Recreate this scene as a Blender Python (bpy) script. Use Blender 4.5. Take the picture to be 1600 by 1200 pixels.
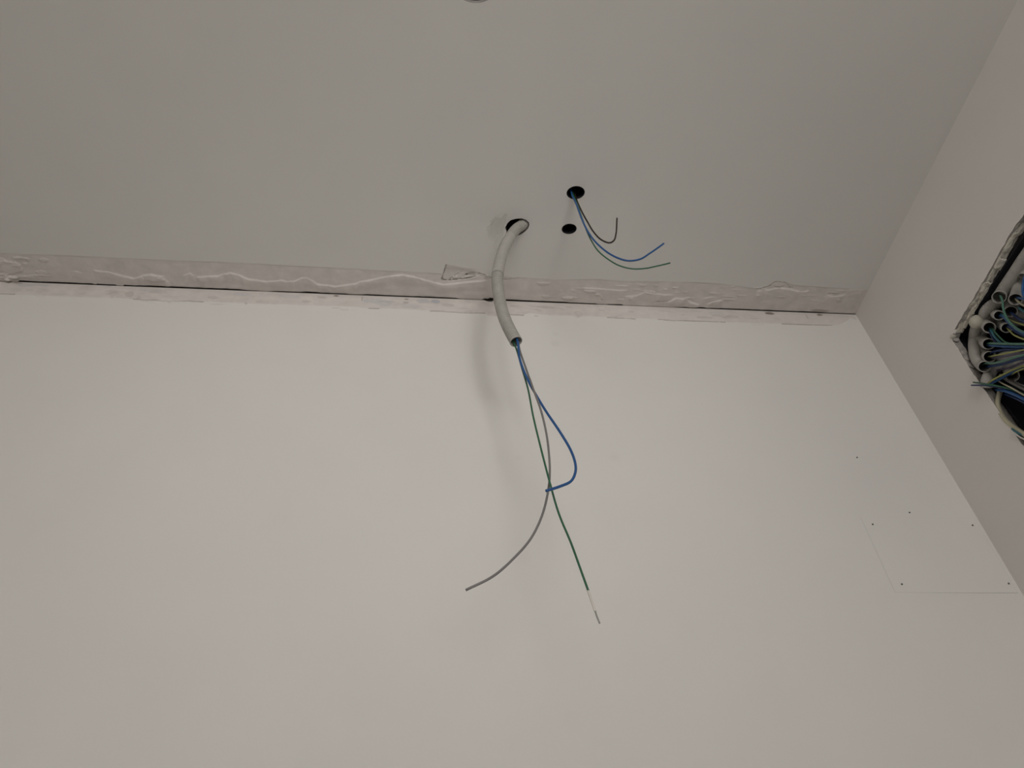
import bpy, bmesh, math, random
import numpy as np
from mathutils import Vector, Matrix

random.seed(7)
rng = np.random.default_rng(7)
scene = bpy.context.scene
for o in list(bpy.data.objects):
    bpy.data.objects.remove(o)

# ------------------------------------------------------------------ camera
CAM = Vector((0.0, 0.0, 1.4))
RGT = Vector((0.99594513, -0.08017801, -0.04080175))
UPV = Vector((-0.02918931, -0.71700145, 0.69646027))
BCK = Vector((-0.08509571, -0.69244524, -0.71643444))
FPX = 1150.0
cd = bpy.data.cameras.new('camera')
cd.sensor_width = 36.0
cd.lens = 36.0 * FPX / 1600.0
cd.clip_start = 0.02
cam = bpy.data.objects.new('camera', cd)
scene.collection.objects.link(cam)
m3 = Matrix((RGT, UPV, BCK)).transposed()
cam.matrix_world = Matrix.Translation(CAM) @ m3.to_4x4()
scene.camera = cam

# ------------------------------------------------------------------ world, light, exposure
world = bpy.data.worlds.new('world')
scene.world = world
world.use_nodes = True
bg = world.node_tree.nodes['Background']
bg.inputs['Color'].default_value = (1.0, 0.962, 0.93, 1)
bg.inputs['Strength'].default_value = 0.8

WIN_X0, WIN_X1, WIN_Z0, WIN_Z1 = -0.55, 0.75, 1.15, 2.35     # window opening behind the camera
sky = bpy.data.lights.new('window_daylight', 'AREA')
sky.shape = 'RECTANGLE'
sky.size = WIN_X1 - WIN_X0
sky.size_y = WIN_Z1 - WIN_Z0
sky.energy = 32.0
sky.color = (1.0, 0.967, 0.935)
so = bpy.data.objects.new('window_daylight', sky)
scene.collection.objects.link(so)
so.location = ((WIN_X0 + WIN_X1) / 2, -2.78, (WIN_Z0 + WIN_Z1) / 2)
so.rotation_euler = (math.radians(90), 0, 0)      # shines towards +y, into the room

added_spot = bpy.data.lights.new('added_vignette_spot', 'SPOT')       # added unseen spot, imitates darkening towards the frame corners
added_spot.energy = 65.0
added_spot.color = (1.0, 0.968, 0.93)
added_spot.shadow_soft_size = 0.36
added_spot.spot_size = math.radians(31)
added_spot.spot_blend = 1.0
fo_ = bpy.data.objects.new('added_vignette_spot', added_spot)
scene.collection.objects.link(fo_)
fo_.location = (0.55, -2.2, 1.35)
fo_.rotation_euler = (Vector((-0.02, 1.0, 2.42)) - Vector(fo_.location)).to_track_quat('-Z', 'Y').to_euler()

scene.view_settings.view_transform = 'Standard'
scene.view_settings.look = 'None'
scene.view_settings.gamma = 1.0
scene.view_settings.use_curve_mapping = False
scene.view_settings.exposure = 0.0

# ------------------------------------------------------------------ helpers
ROOM_L, XW, YF, YW, ZC = -1.5, 0.932, -2.6, 1.0, 2.7
COL = scene.collection

def sight(px, py):
    return RGT * (px - 800.0) + UPV * (600.0 - py) - BCK * FPX

def at(px, py, axis, val):
    d = sight(px, py)
    t = (val - CAM[axis]) / d[axis]
    return CAM + d * t

def on_ceiling(px, py): return at(px, py, 2, ZC)
def on_wall(px, py, y=YW): return at(px, py, 1, y)
def on_right(px, py, x=XW): return at(px, py, 0, x)

def link(name, me, mats, parent=None):
    o = bpy.data.objects.new(name, me)
    COL.objects.link(o)
    if not isinstance(mats, (list, tuple)):
        mats = [mats]
    for m in mats:
        me.materials.append(m)
    if parent is not None:
        o.parent = parent
        o.matrix_parent_inverse = parent.matrix_world.inverted()
    return o

def obj(name, verts, faces, mats, parent=None, smooth=False):
    me = bpy.data.meshes.new(name)
    me.from_pydata([tuple(v) for v in verts], [], faces)
    if smooth:
        me.polygons.foreach_set('use_smooth', [True] * len(me.polygons))
    me.update()
    return link(name, me, mats, parent)

def obj_bm(name, bm, mats, parent=None, smooth=False):
    me = bpy.data.meshes.new(name)
    bm.to_mesh(me); bm.free()
    if smooth:
        me.polygons.foreach_set('use_smooth', [True] * len(me.polygons))
    me.update()
    return link(name, me, mats, parent)

def empty(name, loc):
    o = bpy.data.objects.new(name, None)
    COL.objects.link(o)
    o.location = loc
    o.empty_display_size = 0.05
    bpy.context.view_layer.update()
    return o

def tag(o, label=None, cat=None, group=None, kind=None):
    if label: o['label'] = label
    if cat: o['category'] = cat
    if group: o['group'] = group
    if kind: o['kind'] = kind
    return o

def box_data(x0, x1, y0, y1, z0, z1):
    v = [(x0,y0,z0),(x1,y0,z0),(x1,y1,z0),(x0,y1,z0),(x0,y0,z1),(x1,y0,z1),(x1,y1,z1),(x0,y1,z1)]
    f = [(0,3,2,1),(4,5,6,7),(0,1,5,4),(1,2,6,5),(2,3,7,6),(3,0,4,7)]
    return v, f

def boxes(name, lst, mat, parent=None):
    V, F = [], []
    for b in lst:
        v, f = box_data(*b)
        k = len(V)
        V += v
        F += [tuple(i + k for i in q) for q in f]
    return obj(name, V, F, mat, parent)

def spline(pts, n):
    """centripetal Catmull-Rom through the points, resampled to n+1 equal steps"""
    P = [Vector(p) for p in pts]
    P = [P[0] * 2 - P[1]] + P + [P[-1] * 2 - P[-2]]
    out = []
    for i in range(1, len(P) - 2):
        p0, p1, p2, p3 = P[i-1], P[i], P[i+1], P[i+2]
        t0 = 0.0
        t1 = t0 + max((p1-p0).length, 1e-6) ** 0.5
        t2 = t1 + max((p2-p1).length, 1e-6) ** 0.5
        t3 = t2 + max((p3-p2).length, 1e-6) ** 0.5
        for k in range(16):
            t = t1 + (t2 - t1) * k / 16
            a1 = p0*((t1-t)/(t1-t0)) + p1*((t-t0)/(t1-t0))
            a2 = p1*((t2-t)/(t2-t1)) + p2*((t-t1)/(t2-t1))
            a3 = p2*((t3-t)/(t3-t2)) + p3*((t-t2)/(t3-t2))
            b1 = a1*((t2-t)/(t2-t0)) + a2*((t-t0)/(t2-t0))
            b2 = a2*((t3-t)/(t3-t1)) + a3*((t-t1)/(t3-t1))
            out.append(b1*((t2-t)/(t2-t1)) + b2*((t-t1)/(t2-t1)))
    out.append(P[-2].copy())
    L = [0.0]
    for a, b in zip(out, out[1:]):
        L.append(L[-1] + (b - a).length)
    res, j = [], 0
    for k in range(n + 1):
        s = L[-1] * k / n
        while j < len(L) - 2 and L[j+1] < s:
            j += 1
        u = (s - L[j]) / max(L[j+1] - L[j], 1e-9)
        res.append(out[j].lerp(out[j+1], min(max(u, 0), 1)))
    return res, L[-1]

def frames(path):
    T = []
    for i in range(len(path)):
        a = path[max(i-1, 0)]; b = path[min(i+1, len(path)-1)]
        T.append((b - a).normalized())
    n = T[0].orthogonal().normalized()
    fr = []
    for t in T:
        n = (n - t * n.dot(t)).normalized()
        fr.append((t, n, t.cross(n)))
    return fr

def sweep(path, radii, segs, V, F, flip=False):
    k0 = len(V)
    fr = frames(path)
    for p, (t, n, b), r in zip(path, fr, radii):
        for j in range(segs):
            a = 2 * math.pi * j / segs
            V.append(p + (n * math.cos(a) + b * math.sin(a)) * r)
    for i in range(len(path) - 1):
        for j in range(segs):
            a = k0 + i*segs + j; b_ = k0 + i*segs + (j+1) % segs
            q = (a, b_, b_ + segs, a + segs)
            F.append(q[::-1] if flip else q)
    return k0

def wire(name, pts, r, mat, parent=None, segs=10, tip=None, step=0.004):
    n = max(8, int(sum((Vector(b)-Vector(a)).length for a, b in zip(pts, pts[1:])) / step))
    path, L = spline(pts, n)
    V, F = [], []
    k0 = sweep(path, [r] * len(path), segs, V, F)
    F.append(tuple(range(k0, k0 + segs))[::-1])
    F.append(tuple(range(k0 + (len(path)-1)*segs, k0 + len(path)*segs)))
    o = obj(name, V, F, mat, parent, smooth=True)
    return o, path

def conduit(name, pts, r, mat, parent=None, segs=24, pitch=0.0040, amp=0.0009, wall=0.0016, per=6, smooth_ranges=()):
    """hollow corrugated tube open at both ends"""
    L0 = spline(pts, 40)[1]
    n = int(L0 / pitch * per)
    path, L = spline(pts, n)
    rad = []
    for i in range(len(path)):
        s = L * i / n
        a = amp
        if L - s < 0.0045: a = 0.0                            # plain lip at the cut end
        rad.append(r - 2*a*(1 - abs(math.cos(math.pi*s/pitch)))**1.3)
    V, F = [], []
    ko = sweep(path, rad, segs, V, F)
    inner = path[::4] + ([path[-1]] if (len(path)-1) % 4 else [])
    Li = [0.0]
    for a, b in zip(inner[::-1], inner[::-1][1:]): Li.append(Li[-1] + (b - a).length)
    irad = [r - 0.0012 if d < 0.004 else r - 2*amp - wall for d in Li][::-1]
    ki = sweep(inner, irad, segs, V, F, flip=True)
    # rims
    fo, fi = ko + (len(path)-1)*segs, ki + (len(inner)-1)*segs
    # align inner ring to outer ring by nearest vertex
    for base_o, base_i, fl in ((fo, fi, False), (ko, ki, True)):
        sh = min(range(segs), key=lambda q: (V[base_i+q] - V[base_o]).length)
        for j in range(segs):
            a, b = base_o + j, base_o + (j+1) % segs
            c, d = base_i + (j+1+sh) % segs, base_i + (j+sh) % segs
            F.append((d, c, b, a) if fl else (a, b, c, d))
    return obj(name, V, F, mat, parent, smooth=True), path

# 2-D value noise on numpy arrays
_tab = rng.random((512, 512))
def vnoise(x, y):
    xi = np.floor(x).astype(int); yi = np.floor(y).astype(int)
    fx = x - xi; fy = y - yi
    fx = fx*fx*(3-2*fx); fy = fy*fy*(3-2*fy)
    g = lambda a, b: _tab[a % 512, b % 512]
    return (g(xi,yi)*(1-fx)+g(xi+1,yi)*fx)*(1-fy) + (g(xi,yi+1)*(1-fx)+g(xi+1,yi+1)*fx)*fy
def fbm(x, y, o=4):
    s = 0; a = 0.5
    for k in range(o):
        s = s + a * (vnoise(x + 17.3*k, y + 9.1*k) - 0.5)
        x = x*2.03; y = y*2.03; a *= 0.5
    return s
def sstep(a, b, x):
    t = np.clip((x - a) / (b - a), 0, 1)
    return t*t*(3-2*t)

# ------------------------------------------------------------------ materials
def new_mat(name):
    m = bpy.data.materials.new(name)
    m.use_nodes = True
    nt = m.node_tree
    b = nt.nodes['Principled BSDF']
    return m, nt, b

def paint(name, col, rough=0.75, grain=0.016, scale=6.0, bump=0.05, bscale=220.0, spots=()):
    m, nt, b = new_mat(name)
    N = nt.nodes; L = nt.links
    tc = N.new('ShaderNodeTexCoord')
    nz = N.new('ShaderNodeTexNoise'); nz.inputs['Scale'].default_value = scale
    nz.inputs['Detail'].default_value = 5
    L.new(tc.outputs['Object'], nz.inputs['Vector'])
    mr = N.new('ShaderNodeMapRange')
    mr.inputs['From Min'].default_value = 0.3; mr.inputs['From Max'].default_value = 0.7
    mr.inputs['To Min'].default_value = 1 - grain; mr.inputs['To Max'].default_value = 1 + grain*0.4
    L.new(nz.outputs['Fac'], mr.inputs['Value'])
    vm = N.new('ShaderNodeVectorMath'); vm.operation = 'SCALE'
    vm.inputs[0].default_value = col
    L.new(mr.outputs['Result'], vm.inputs['Scale'])
    last = vm.outputs[0]
    for (c, r, amt) in spots:                                   # hand smudges left on the paint
        ds = N.new('ShaderNodeVectorMath'); ds.operation = 'DISTANCE'
        L.new(tc.outputs['Object'], ds.inputs[0]); ds.inputs[1].default_value = c
        ad = N.new('ShaderNodeMath'); ad.operation = 'MULTIPLY_ADD'
        L.new(nz.outputs['Fac'], ad.inputs[0]); ad.inputs[1].default_value = r*0.9
        L.new(ds.outputs['Value'], ad.inputs[2])
        r2 = N.new('ShaderNodeMapRange'); r2.interpolation_type = 'SMOOTHSTEP'
        r2.inputs['From Min'].default_value = r*0.5; r2.inputs['From Max'].default_value = r*1.5
        r2.inputs['To Min'].default_value = 1 - amt; r2.inputs['To Max'].default_value = 1
        L.new(ad.outputs[0], r2.inputs['Value'])
        v2 = N.new('ShaderNodeVectorMath'); v2.operation = 'SCALE'
        L.new(last, v2.inputs[0]); L.new(r2.outputs['Result'], v2.inputs['Scale'])
        last = v2.outputs[0]
    L.new(last, b.inputs['Base Color'])
    b.inputs['Roughness'].default_value = rough
    b.inputs['Specular IOR Level'].default_value = 0.25
    n2 = N.new('ShaderNodeTexNoise'); n2.inputs['Scale'].default_value = bscale; n2.inputs['Detail'].default_value = 3
    L.new(tc.outputs['Object'], n2.inputs['Vector'])
    bp = N.new('ShaderNodeBump'); bp.inputs['Strength'].default_value = bump; bp.inputs['Distance'].default_value = 0.002
    L.new(n2.outputs['Fac'], bp.inputs['Height'])
    L.new(bp.outputs['Normal'], b.inputs['Normal'])
    return m

def plastic(name, col, rough=0.45, grain=0.06, scale=60, spec=0.4):
    m, nt, b = new_mat(name)
    N = nt.nodes; L = nt.links
    tc = N.new('ShaderNodeTexCoord')
    nz = N.new('ShaderNodeTexNoise'); nz.inputs['Scale'].default_value = scale; nz.inputs['Detail'].default_value = 3
    L.new(tc.outputs['Object'], nz.inputs['Vector'])
    mr = N.new('ShaderNodeMapRange')
    mr.inputs['From Min'].default_value = 0.3; mr.inputs['From Max'].default_value = 0.7
    mr.inputs['To Min'].default_value = 1 - grain; mr.inputs['To Max'].default_value = 1 + grain
    L.new(nz.outputs['Fac'], mr.inputs['Value'])
    vm = N.new('ShaderNodeVectorMath'); vm.operation = 'SCALE'; vm.inputs[0].default_value = col
    L.new(mr.outputs['Result'], vm.inputs['Scale'])
    L.new(vm.outputs[0], b.inputs['Base Color'])
    b.inputs['Roughness'].default_value = rough
    b.inputs['Specular IOR Level'].default_value = spec
    return m

WALLC = (0.76, 0.745, 0.72)
CEILC = (0.725, 0.715, 0.69)
smudges = [(tuple(on_wall(868, 537)), 0.016, 0.05), (tuple(on_wall(868, 522)), 0.009, 0.04),
           (tuple(on_wall(960, 715)), 0.014, 0.035), (tuple(on_wall(810, 715)), 0.008, 0.03),
           (tuple(on_wall(820, 870)), 0.02, 0.02)]
M_wall = paint('white_wall_paint', WALLC, spots=smudges)
M_right = paint('side_wall_paint', (0.80, 0.765, 0.735))
M_ceil = paint('white_ceiling_paint', CEILC)
M_floor = paint('floor_screed', (0.36, 0.34, 0.32), rough=0.85, grain=0.2, scale=5, bump=0.2, bscale=90)
M_mason = paint('bare_masonry', (0.25, 0.24, 0.23), rough=0.9, grain=0.2, scale=12, bump=0.2, bscale=60)
M_raw = paint('raw_plaster', (0.66, 0.63, 0.56), rough=0.95, grain=0.22, scale=70, bump=0.35, bscale=320)
M_mortar = paint('grey_mortar', (0.40, 0.375, 0.35), rough=0.95, grain=0.25, scale=80, bump=0.35, bscale=320)
M_plug = paint('cream_plug', (0.56, 0.53, 0.45), rough=0.7, grain=0.08, scale=60, bump=0.1, bscale=200)
M_cream = paint('cream_filler', (0.70, 0.665, 0.57), rough=0.9, grain=0.15, scale=60, bump=0.2, bscale=260)
M_black = plastic('black_plastic', (0.012, 0.012, 0.016), rough=0.55, spec=0.25)
M_conduit = plastic('grey_conduit_pvc', (0.40, 0.387, 0.357), rough=0.55, grain=0.08)
M_conduit_pale = plastic('pale_conduit_pvc', (0.50, 0.49, 0.46), rough=0.45, grain=0.06)
M_tape = plastic('conduit_tape', (0.43, 0.417, 0.388), rough=0.28, grain=0.05)
M_blue = plastic('blue_wire_pvc', (0.022, 0.095, 0.27), rough=0.35)
M_dblue = plastic('navy_wire_pvc', (0.012, 0.036, 0.13), rough=0.35)
M_teal = plastic('teal_wire_pvc', (0.045, 0.16, 0.20), rough=0.35)
M_green = plastic('green_wire_pvc', (0.035, 0.125, 0.07), rough=0.35)
M_bgreen = plastic('soft_green_wire_pvc', (0.09, 0.21, 0.16), rough=0.35)
M_yellow = plastic('yellow_green_wire_pvc', (0.36, 0.38, 0.12), rough=0.35)
M_creamw = plastic('cream_wire_pvc', (0.50, 0.47, 0.34), rough=0.4)
M_grey = plastic('grey_wire_pvc', (0.20, 0.19, 0.185), rough=0.4)
M_violet = plastic('violet_grey_wire_pvc', (0.16, 0.14, 0.21), rough=0.4)
M_brown = plastic('dark_brown_wire_pvc', (0.030, 0.020, 0.015), rough=0.35)
M_bare = plastic('bare_wire_tip', (0.72, 0.69, 0.64), rough=0.35)
M_tin = plastic('dull_tip', (0.34, 0.34, 0.32), rough=0.35)
M_steel = plastic('dark_screw', (0.12, 0.11, 0.10), rough=0.5)
M_frame = plastic('window_frame_white', (0.8, 0.8, 0.78), rough=0.4)

def plaster_strip_mat(name, raw, painted):
    m, nt, b = new_mat(name)
    N = nt.nodes; L = nt.links
    tc = N.new('ShaderNodeTexCoord')
    at_ = N.new('ShaderNodeAttribute'); at_.attribute_name = 'wear'      # R = paint left, G = brown dirt, B = blue stain
    sp = N.new('ShaderNodeSeparateColor'); L.new(at_.outputs['Color'], sp.inputs['Color'])
    nz = N.new('ShaderNodeTexNoise'); nz.inputs['Scale'].default_value = 45; nz.inputs['Detail'].default_value = 6
    L.new(tc.outputs['Object'], nz.inputs['Vector'])
    mr = N.new('ShaderNodeMapRange'); mr.inputs['From Min'].default_value = 0.3; mr.inputs['From Max'].default_value = 0.7
    mr.inputs['To Min'].default_value = 0.90; mr.inputs['To Max'].default_value = 1.04
    L.new(nz.outputs['Fac'], mr.inputs['Value'])
    vm = N.new('ShaderNodeVectorMath'); vm.operation = 'SCALE'; vm.inputs[0].default_value = raw
    L.new(mr.outputs['Result'], vm.inputs['Scale'])
    def mix(a, bcol, fac):
        x = N.new('ShaderNodeMix'); x.data_type = 'RGBA'
        L.new(fac, x.inputs[0])
        L.new(a, x.inputs[6]); x.inputs[7].default_value = (*bcol, 1)
        return x.outputs[2]
    c = mix(vm.outputs[0], painted, sp.outputs['Red'])
    c = mix(c, (0.17, 0.13, 0.10), sp.outputs['Green'])
    c = mix(c, (0.44, 0.46, 0.51), sp.outputs['Blue'])
    L.new(c, b.inputs['Base Color'])
    b.inputs['Roughness'].default_value = 0.9
    b.inputs['Specular IOR Level'].default_value = 0.2
    n2 = N.new('ShaderNodeTexNoise'); n2.inputs['Scale'].default_value = 260; n2.inputs['Detail'].default_value = 4
    L.new(tc.outputs['Object'], n2.inputs['Vector'])
    bp = N.new('ShaderNodeBump'); bp.inputs['Strength'].default_value = 0.10; bp.inputs['Distance'].default_value = 0.002
    L.new(n2.outputs['Fac'], bp.inputs['Height']); L.new(bp.outputs['Normal'], b.inputs['Normal'])
    return m
M_strip_c = plaster_strip_mat('ceiling_joint_plaster', (0.72, 0.682, 0.652), CEILC)
M_strip_w = plaster_strip_mat('wall_joint_plaster', (0.70, 0.655, 0.625), WALLC)

# ------------------------------------------------------------------ flat panels with holes
def holed_panel(name, outer, holes, depth, mats, parent=None, jitter=0.0, side_mat=0):
    """planar polygon with holes, thickened along `depth`; side faces of holes take material side_mat"""
    bm = bmesh.new()
    def loop(pts):
        vs = [bm.verts.new(p) for p in pts]
        return [bm.edges.new((a, b)) for a, b in zip(vs, vs[1:] + vs[:1])]
    es = loop(outer)
    for h in holes:
        es += loop(h)
    bmesh.ops.triangle_fill(bm, edges=es, use_beauty=True)
    faces = list(bm.faces)
    dvec = Vector(depth)
    want = -dvec.normalized()
    for f in faces:
        f.normal_update()
        if f.normal.dot(want) < 0:
            f.normal_flip()
    r = bmesh.ops.extrude_face_region(bm, geom=faces, use_keep_orig=True)
    nv = [g for g in r['geom'] if isinstance(g, bmesh.types.BMVert)]
    bmesh.ops.translate(bm, verts=nv, vec=dvec)
    bm.normal_update()
    for f in bm.faces:
        if abs(f.normal.dot(want)) < 0.5:
            f.material_index = side_mat
    return obj_bm(name, bm, mats, parent)

def oval(c, rx, ry, ang, k, n, grow=0.0):
    a = 2 * math.pi * k / n
    u, w = (rx + grow) * math.cos(a), (ry + grow) * math.sin(a)
    return Vector((c[0] + u*math.cos(ang) - w*math.sin(ang), c[1] + u*math.sin(ang) + w*math.cos(ang), c[2]))
def circle3(c, rx, n=40, ry=None, ang=0.0):
    return [oval(c, rx, ry or rx, ang, k, n) for k in range(n)]

# --- ceiling
STRIP_Y0 = 0.905
hole_px = [(789,356),(793,348.5),(798,344),(806,341.8),(815,341.2),(822,343.5),(826.4,347.5),(827,352),
           (825,357),(820.5,362),(812.5,367),(803,369.5),(796,369),(790,368),(791.5,361.5)]
conduit_hole = [on_ceiling(*p) for p in hole_px]
BIG_C, BIG_R = on_ceiling(899.5, 301), (0.0178, 0.0142, -0.12)
SML_C, SML_R = on_ceiling(889.3, 357.6), (0.0152, 0.0120, -0.10)
TOP_C, TOP_R = Vector((0.022, 0.392 - 0.049, ZC)), 0.049
ceil = holed_panel('ceiling',
    [(ROOM_L, YF, ZC), (XW, YF, ZC), (XW, STRIP_Y0, ZC), (ROOM_L, STRIP_Y0, ZC)],
    [conduit_hole, circle3(BIG_C, BIG_R[0], 40, *BIG_R[1:]), circle3(SML_C, SML_R[0], 40, *SML_R[1:]), circle3(TOP_C, TOP_R, 56)],
    (0, 0, 0.0125), [M_ceil, M_mortar], side_mat=1)
tag(ceil, 'smooth white painted plasterboard ceiling with round cable holes', None, kind='structure')
boxes('concrete_slab', [(ROOM_L-0.15, XW+0.2, YF-0.15, YW+0.12, 2.95, 3.05)], M_mason, ceil)

# --- back wall with the cut-out for the screwed patch
PX0, PX1, PZ0, PZ1 = 0.7165, 0.9255, 1.983, 2.1295
STRIP_Z0 = 2.640
wall_back = holed_panel('wall_back',
    [(ROOM_L, YW, 0), (XW, YW, 0), (XW, YW, STRIP_Z0), (ROOM_L, YW, STRIP_Z0)],
    [[Vector((PX0, YW, PZ0)), Vector((PX1, YW, PZ0)), Vector((PX1, YW, PZ1)), Vector((PX0, YW, PZ1))]],
    (0, 0.0125, 0), [M_wall])
tag(wall_back, 'white painted back wall below the rough plaster joint', None, kind='structure')
boxes('masonry', [(ROOM_L-0.15, XW+0.2, YW+0.0145, YW+0.12, -0.1, 2.95)], M_mason, wall_back)

# --- right wall with the ragged rectangular cut-out of the wiring box
top_px = [(1486.5,528),(1490,519),(1496,506.5),(1504,493),(1512,480),(1521,467),(1531,448.5),(1543,428),(1556,405),(1572,376),(1588,350),(1600,335)]
low_px = [(1491.5,536.5),(1502,553),(1510,566),(1520,583),(1530,597.5),(1541,612),(1553,631),(1569,655),(1589,683),(1600,697)]
NB_Y, NB_Z = 0.44, 2.075                                     # the far edges of the niche, outside the frame
top3 = [on_right(*p) for p in top_px]
low3 = [on_right(*p) for p in low_px]
hole = list(reversed(low3)) + top3
for k in range(1, 6):
    y = top3[-1].y + (NB_Y - top3[-1].y) * k / 6
    hole.append(Vector((XW, y, 2.415 + random.uniform(-.004, .004))))
for k in range(0, 8):
    hole.append(Vector((XW, NB_Y + random.uniform(-.004, .004), 2.412 + (NB_Z - 2.412) * k / 7)))
for k in range(1, 8):
    hole.append(Vector((XW, NB_Y + (low3[-1].y - NB_Y) * k / 7, NB_Z + random.uniform(-.004, .004))))
# densify + roughen the broken edge
dense = []
for a, b in zip(hole, hole[1:] + hole[:1]):
    n = max(1, int((b - a).length / 0.006))
    for k in range(n):
        p = a.lerp(b, k / n)
        if k: p += Vector((0, random.uniform(-.0011, .0011), random.uniform(-.0011, .0011)))
        dense.append(p)
wall_right = holed_panel('wall_right',
    [(XW, YF, 0), (XW, YW + 0.0125, 0), (XW, YW + 0.0125, 2.712), (XW, YF, 2.712)], [dense], (0.015, 0, 0), [M_right, M_mortar], side_mat=1)
tag(wall_right, 'white painted side wall with a broken-out wiring opening', None, kind='structure')
boxes('masonry', [(XW+0.0151, XW+0.2, YF, NB_Y-0.02, 0, 2.95), (XW+0.0151, XW+0.2, 0.845, YW+0.0144, 0, 2.95),
                  (XW+0.0151, XW+0.2, NB_Y-0.02, 0.845, 0, NB_Z-0.02), (XW+0.0151, XW+0.2, NB_Y-0.02, 0.845, 2.435, 2.95),
                  (XW+0.13, XW+0.2, NB_Y-0.02, 0.845, NB_Z-0.02, 2.435)], M_mason, wall_right)

# --- rest of the room
wl = boxes('wall_left', [(ROOM_L-0.12, ROOM_L, YF-0.12, YW+0.0144, -0.1, 2.95)], M_wall)
tag(wl, 'white painted left wall', None, kind='structure')
fl = boxes('floor', [(ROOM_L-0.12, XW+0.2, YF-0.12, YW+0.0144, -0.1, 0)], M_floor)
tag(fl, 'bare grey screed floor', None, kind='structure')
wf = boxes('wall_front', [(ROOM_L, WIN_X0, YF-0.12, YF, 0, 2.95), (WIN_X1, XW+0.2, YF-0.12, YF, 0, 2.95),
                          (WIN_X0, WIN_X1, YF-0.12, YF, 0, WIN_Z0), (WIN_X0, WIN_X1, YF-0.12, YF, WIN_Z1, 2.95)], M_wall)
tag(wf, 'white painted wall with the window, behind the viewer', None, kind='structure')
t = 0.045
wn = boxes('window_1', [(WIN_X0, WIN_X0+t, YF-0.09, YF-0.03, WIN_Z0, WIN_Z1), (WIN_X1-t, WIN_X1, YF-0.09, YF-0.03, WIN_Z0, WIN_Z1),
                        (WIN_X0+t, WIN_X1-t, YF-0.09, YF-0.03, WIN_Z0, WIN_Z0+t), (WIN_X0+t, WIN_X1-t, YF-0.09, YF-0.03, WIN_Z1-t, WIN_Z1),
                        ((WIN_X0+WIN_X1)/2-t/2, (WIN_X0+WIN_X1)/2+t/2, YF-0.09, YF-0.03, WIN_Z0+t, WIN_Z1-t)], M_frame)
tag(wn, 'white window frame, behind the viewer', None, kind='structure')

# ------------------------------------------------------------------ rough plaster joint (two relief strips)
def px_line(pts, fn, a, b):
    """pixel polyline on a plane -> sorted arrays of the plane coordinates a, b"""
    q = [fn(*p) for p in pts]
    return np.array([p[a] for p in q]), np.array([p[b] for p in q])

xs = np.concatenate([np.linspace(ROOM_L, -1.02, 60)[:-1], np.arange(-1.02, XW, 0.0013), [XW]])

# --- ceiling side: y runs from STRIP_Y0 to the gap in front of the wall
ex, ey = px_line([(0,396),(50,398),(100,399.5),(150,402),(200,404),(268,407.5),(345,410),(400,412.5),(460,416),(540,420),(600,423.5),(690,428),(735,431),
                  (790,433),(876,437.5),(936,436.5),(951,438),(970,440),(1020,440.6),(1044,440.5),(1094,442),(1125,444),(1172,450),(1187,450.5),(1200,447),
                  (1209,441),(1226,441),(1240,446),(1262,447.5),(1300,450),(1350,453)], on_ceiling, 0, 1)
edge_y = np.interp(xs, ex, ey) + 0.0012 * fbm(xs*60, xs*0+3.3, 3)
gap_px = [(-400,2.2),(0,2),(20,0),(28,0),(31,2.7),(145,2.2),(147,.5),(150,.4),(152,2),(181,2),(183,0),(193,0),(194,2.9),(372,2.7),(390,1.2),(406,.8),(409,0),(424,0),(428,1.2),
          (470,1.8),(478,3.2),(540,2.6),(546,1.2),(566,1.0),(574,2.8),(640,1.8),(655,2.4),(690,2.6),(712,2.0),(720,0),(753,0),(757,3.5),(762,2.5),(766,5.5),(772,4.5),(776,2.6),
          (830,2.6),(885,2.6),(890,1.6),(931,1.4),(934,0),(948,0),(951,1.4),(971,2.2),(974,0),(1050,0),(1062,1.6),(1075,2.4),(1120,1.8),(1200,2.4),(1235,1.8),(1270,1.6),(1300,.9),(1337,.8)]
gx, _ = px_line([(p, 440 + 0.039*(p-28)) for p, w in gap_px], on_ceiling, 0, 1)
gw = np.interp(xs, gx, [w for p, w in gap_px]) * 0.00102
NV = 74
v = np.linspace(0, 1, NV)
Xg = np.repeat(xs[:, None], NV, 1)
Yg = STRIP_Y0 + (YW - 0.0002 - gw - STRIP_Y0)[:, None] * v[None, :]
h = np.zeros_like(Xg)                        # downward relief in metres
past = sstep(-0.0008, 0.0008, Yg - edge_y[:, None])
h -= 0.0011 * past * (0.25 + 1.0 * vnoise(xs*16, xs*0 + 4.4))[:, None]
paintmask = 1 - past
h += past * (0.0009 * fbm(Xg*22, Yg*70, 4) + 0.0005 * fbm(Xg*120, Yg*160, 3))

def layer(pts, thick, fade=0.006, sharp=0.0012, floor_px=None, lip=0.0004):
    """thin coat of filler reaching from a traced front edge back to the wall"""
    global h
    qx, qy = px_line(pts, on_ceiling, 0, 1)
    o = np.argsort(qx); qx = qx[o]; qy = qy[o]
    yy = np.interp(xs, qx, qy) + 0.0016 * fbm(xs*150, xs*0+1.7, 3)
    thick = thick * (0.55 + 0.9 * vnoise(xs*95, xs*0 + 2.2))[:, None]
    lip = lip * (0.2 + 1.6 * vnoise(xs*150, xs*0 + 6.2))[:, None]
    inx = sstep(qx[0]-fade, qx[0]+fade, xs) * (1 - sstep(qx[-1]-fade, qx[-1]+fade, xs))
    d = Yg - yy[:, None]
    m = sstep(-sharp, sharp, d) * inx[:, None]
    taper = 1 - 0.75 * sstep(0.004, 0.03, d)
    h = h + m * taper * thick + lip * np.exp(-(d/0.0012)**2) * inx[:, None]

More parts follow.
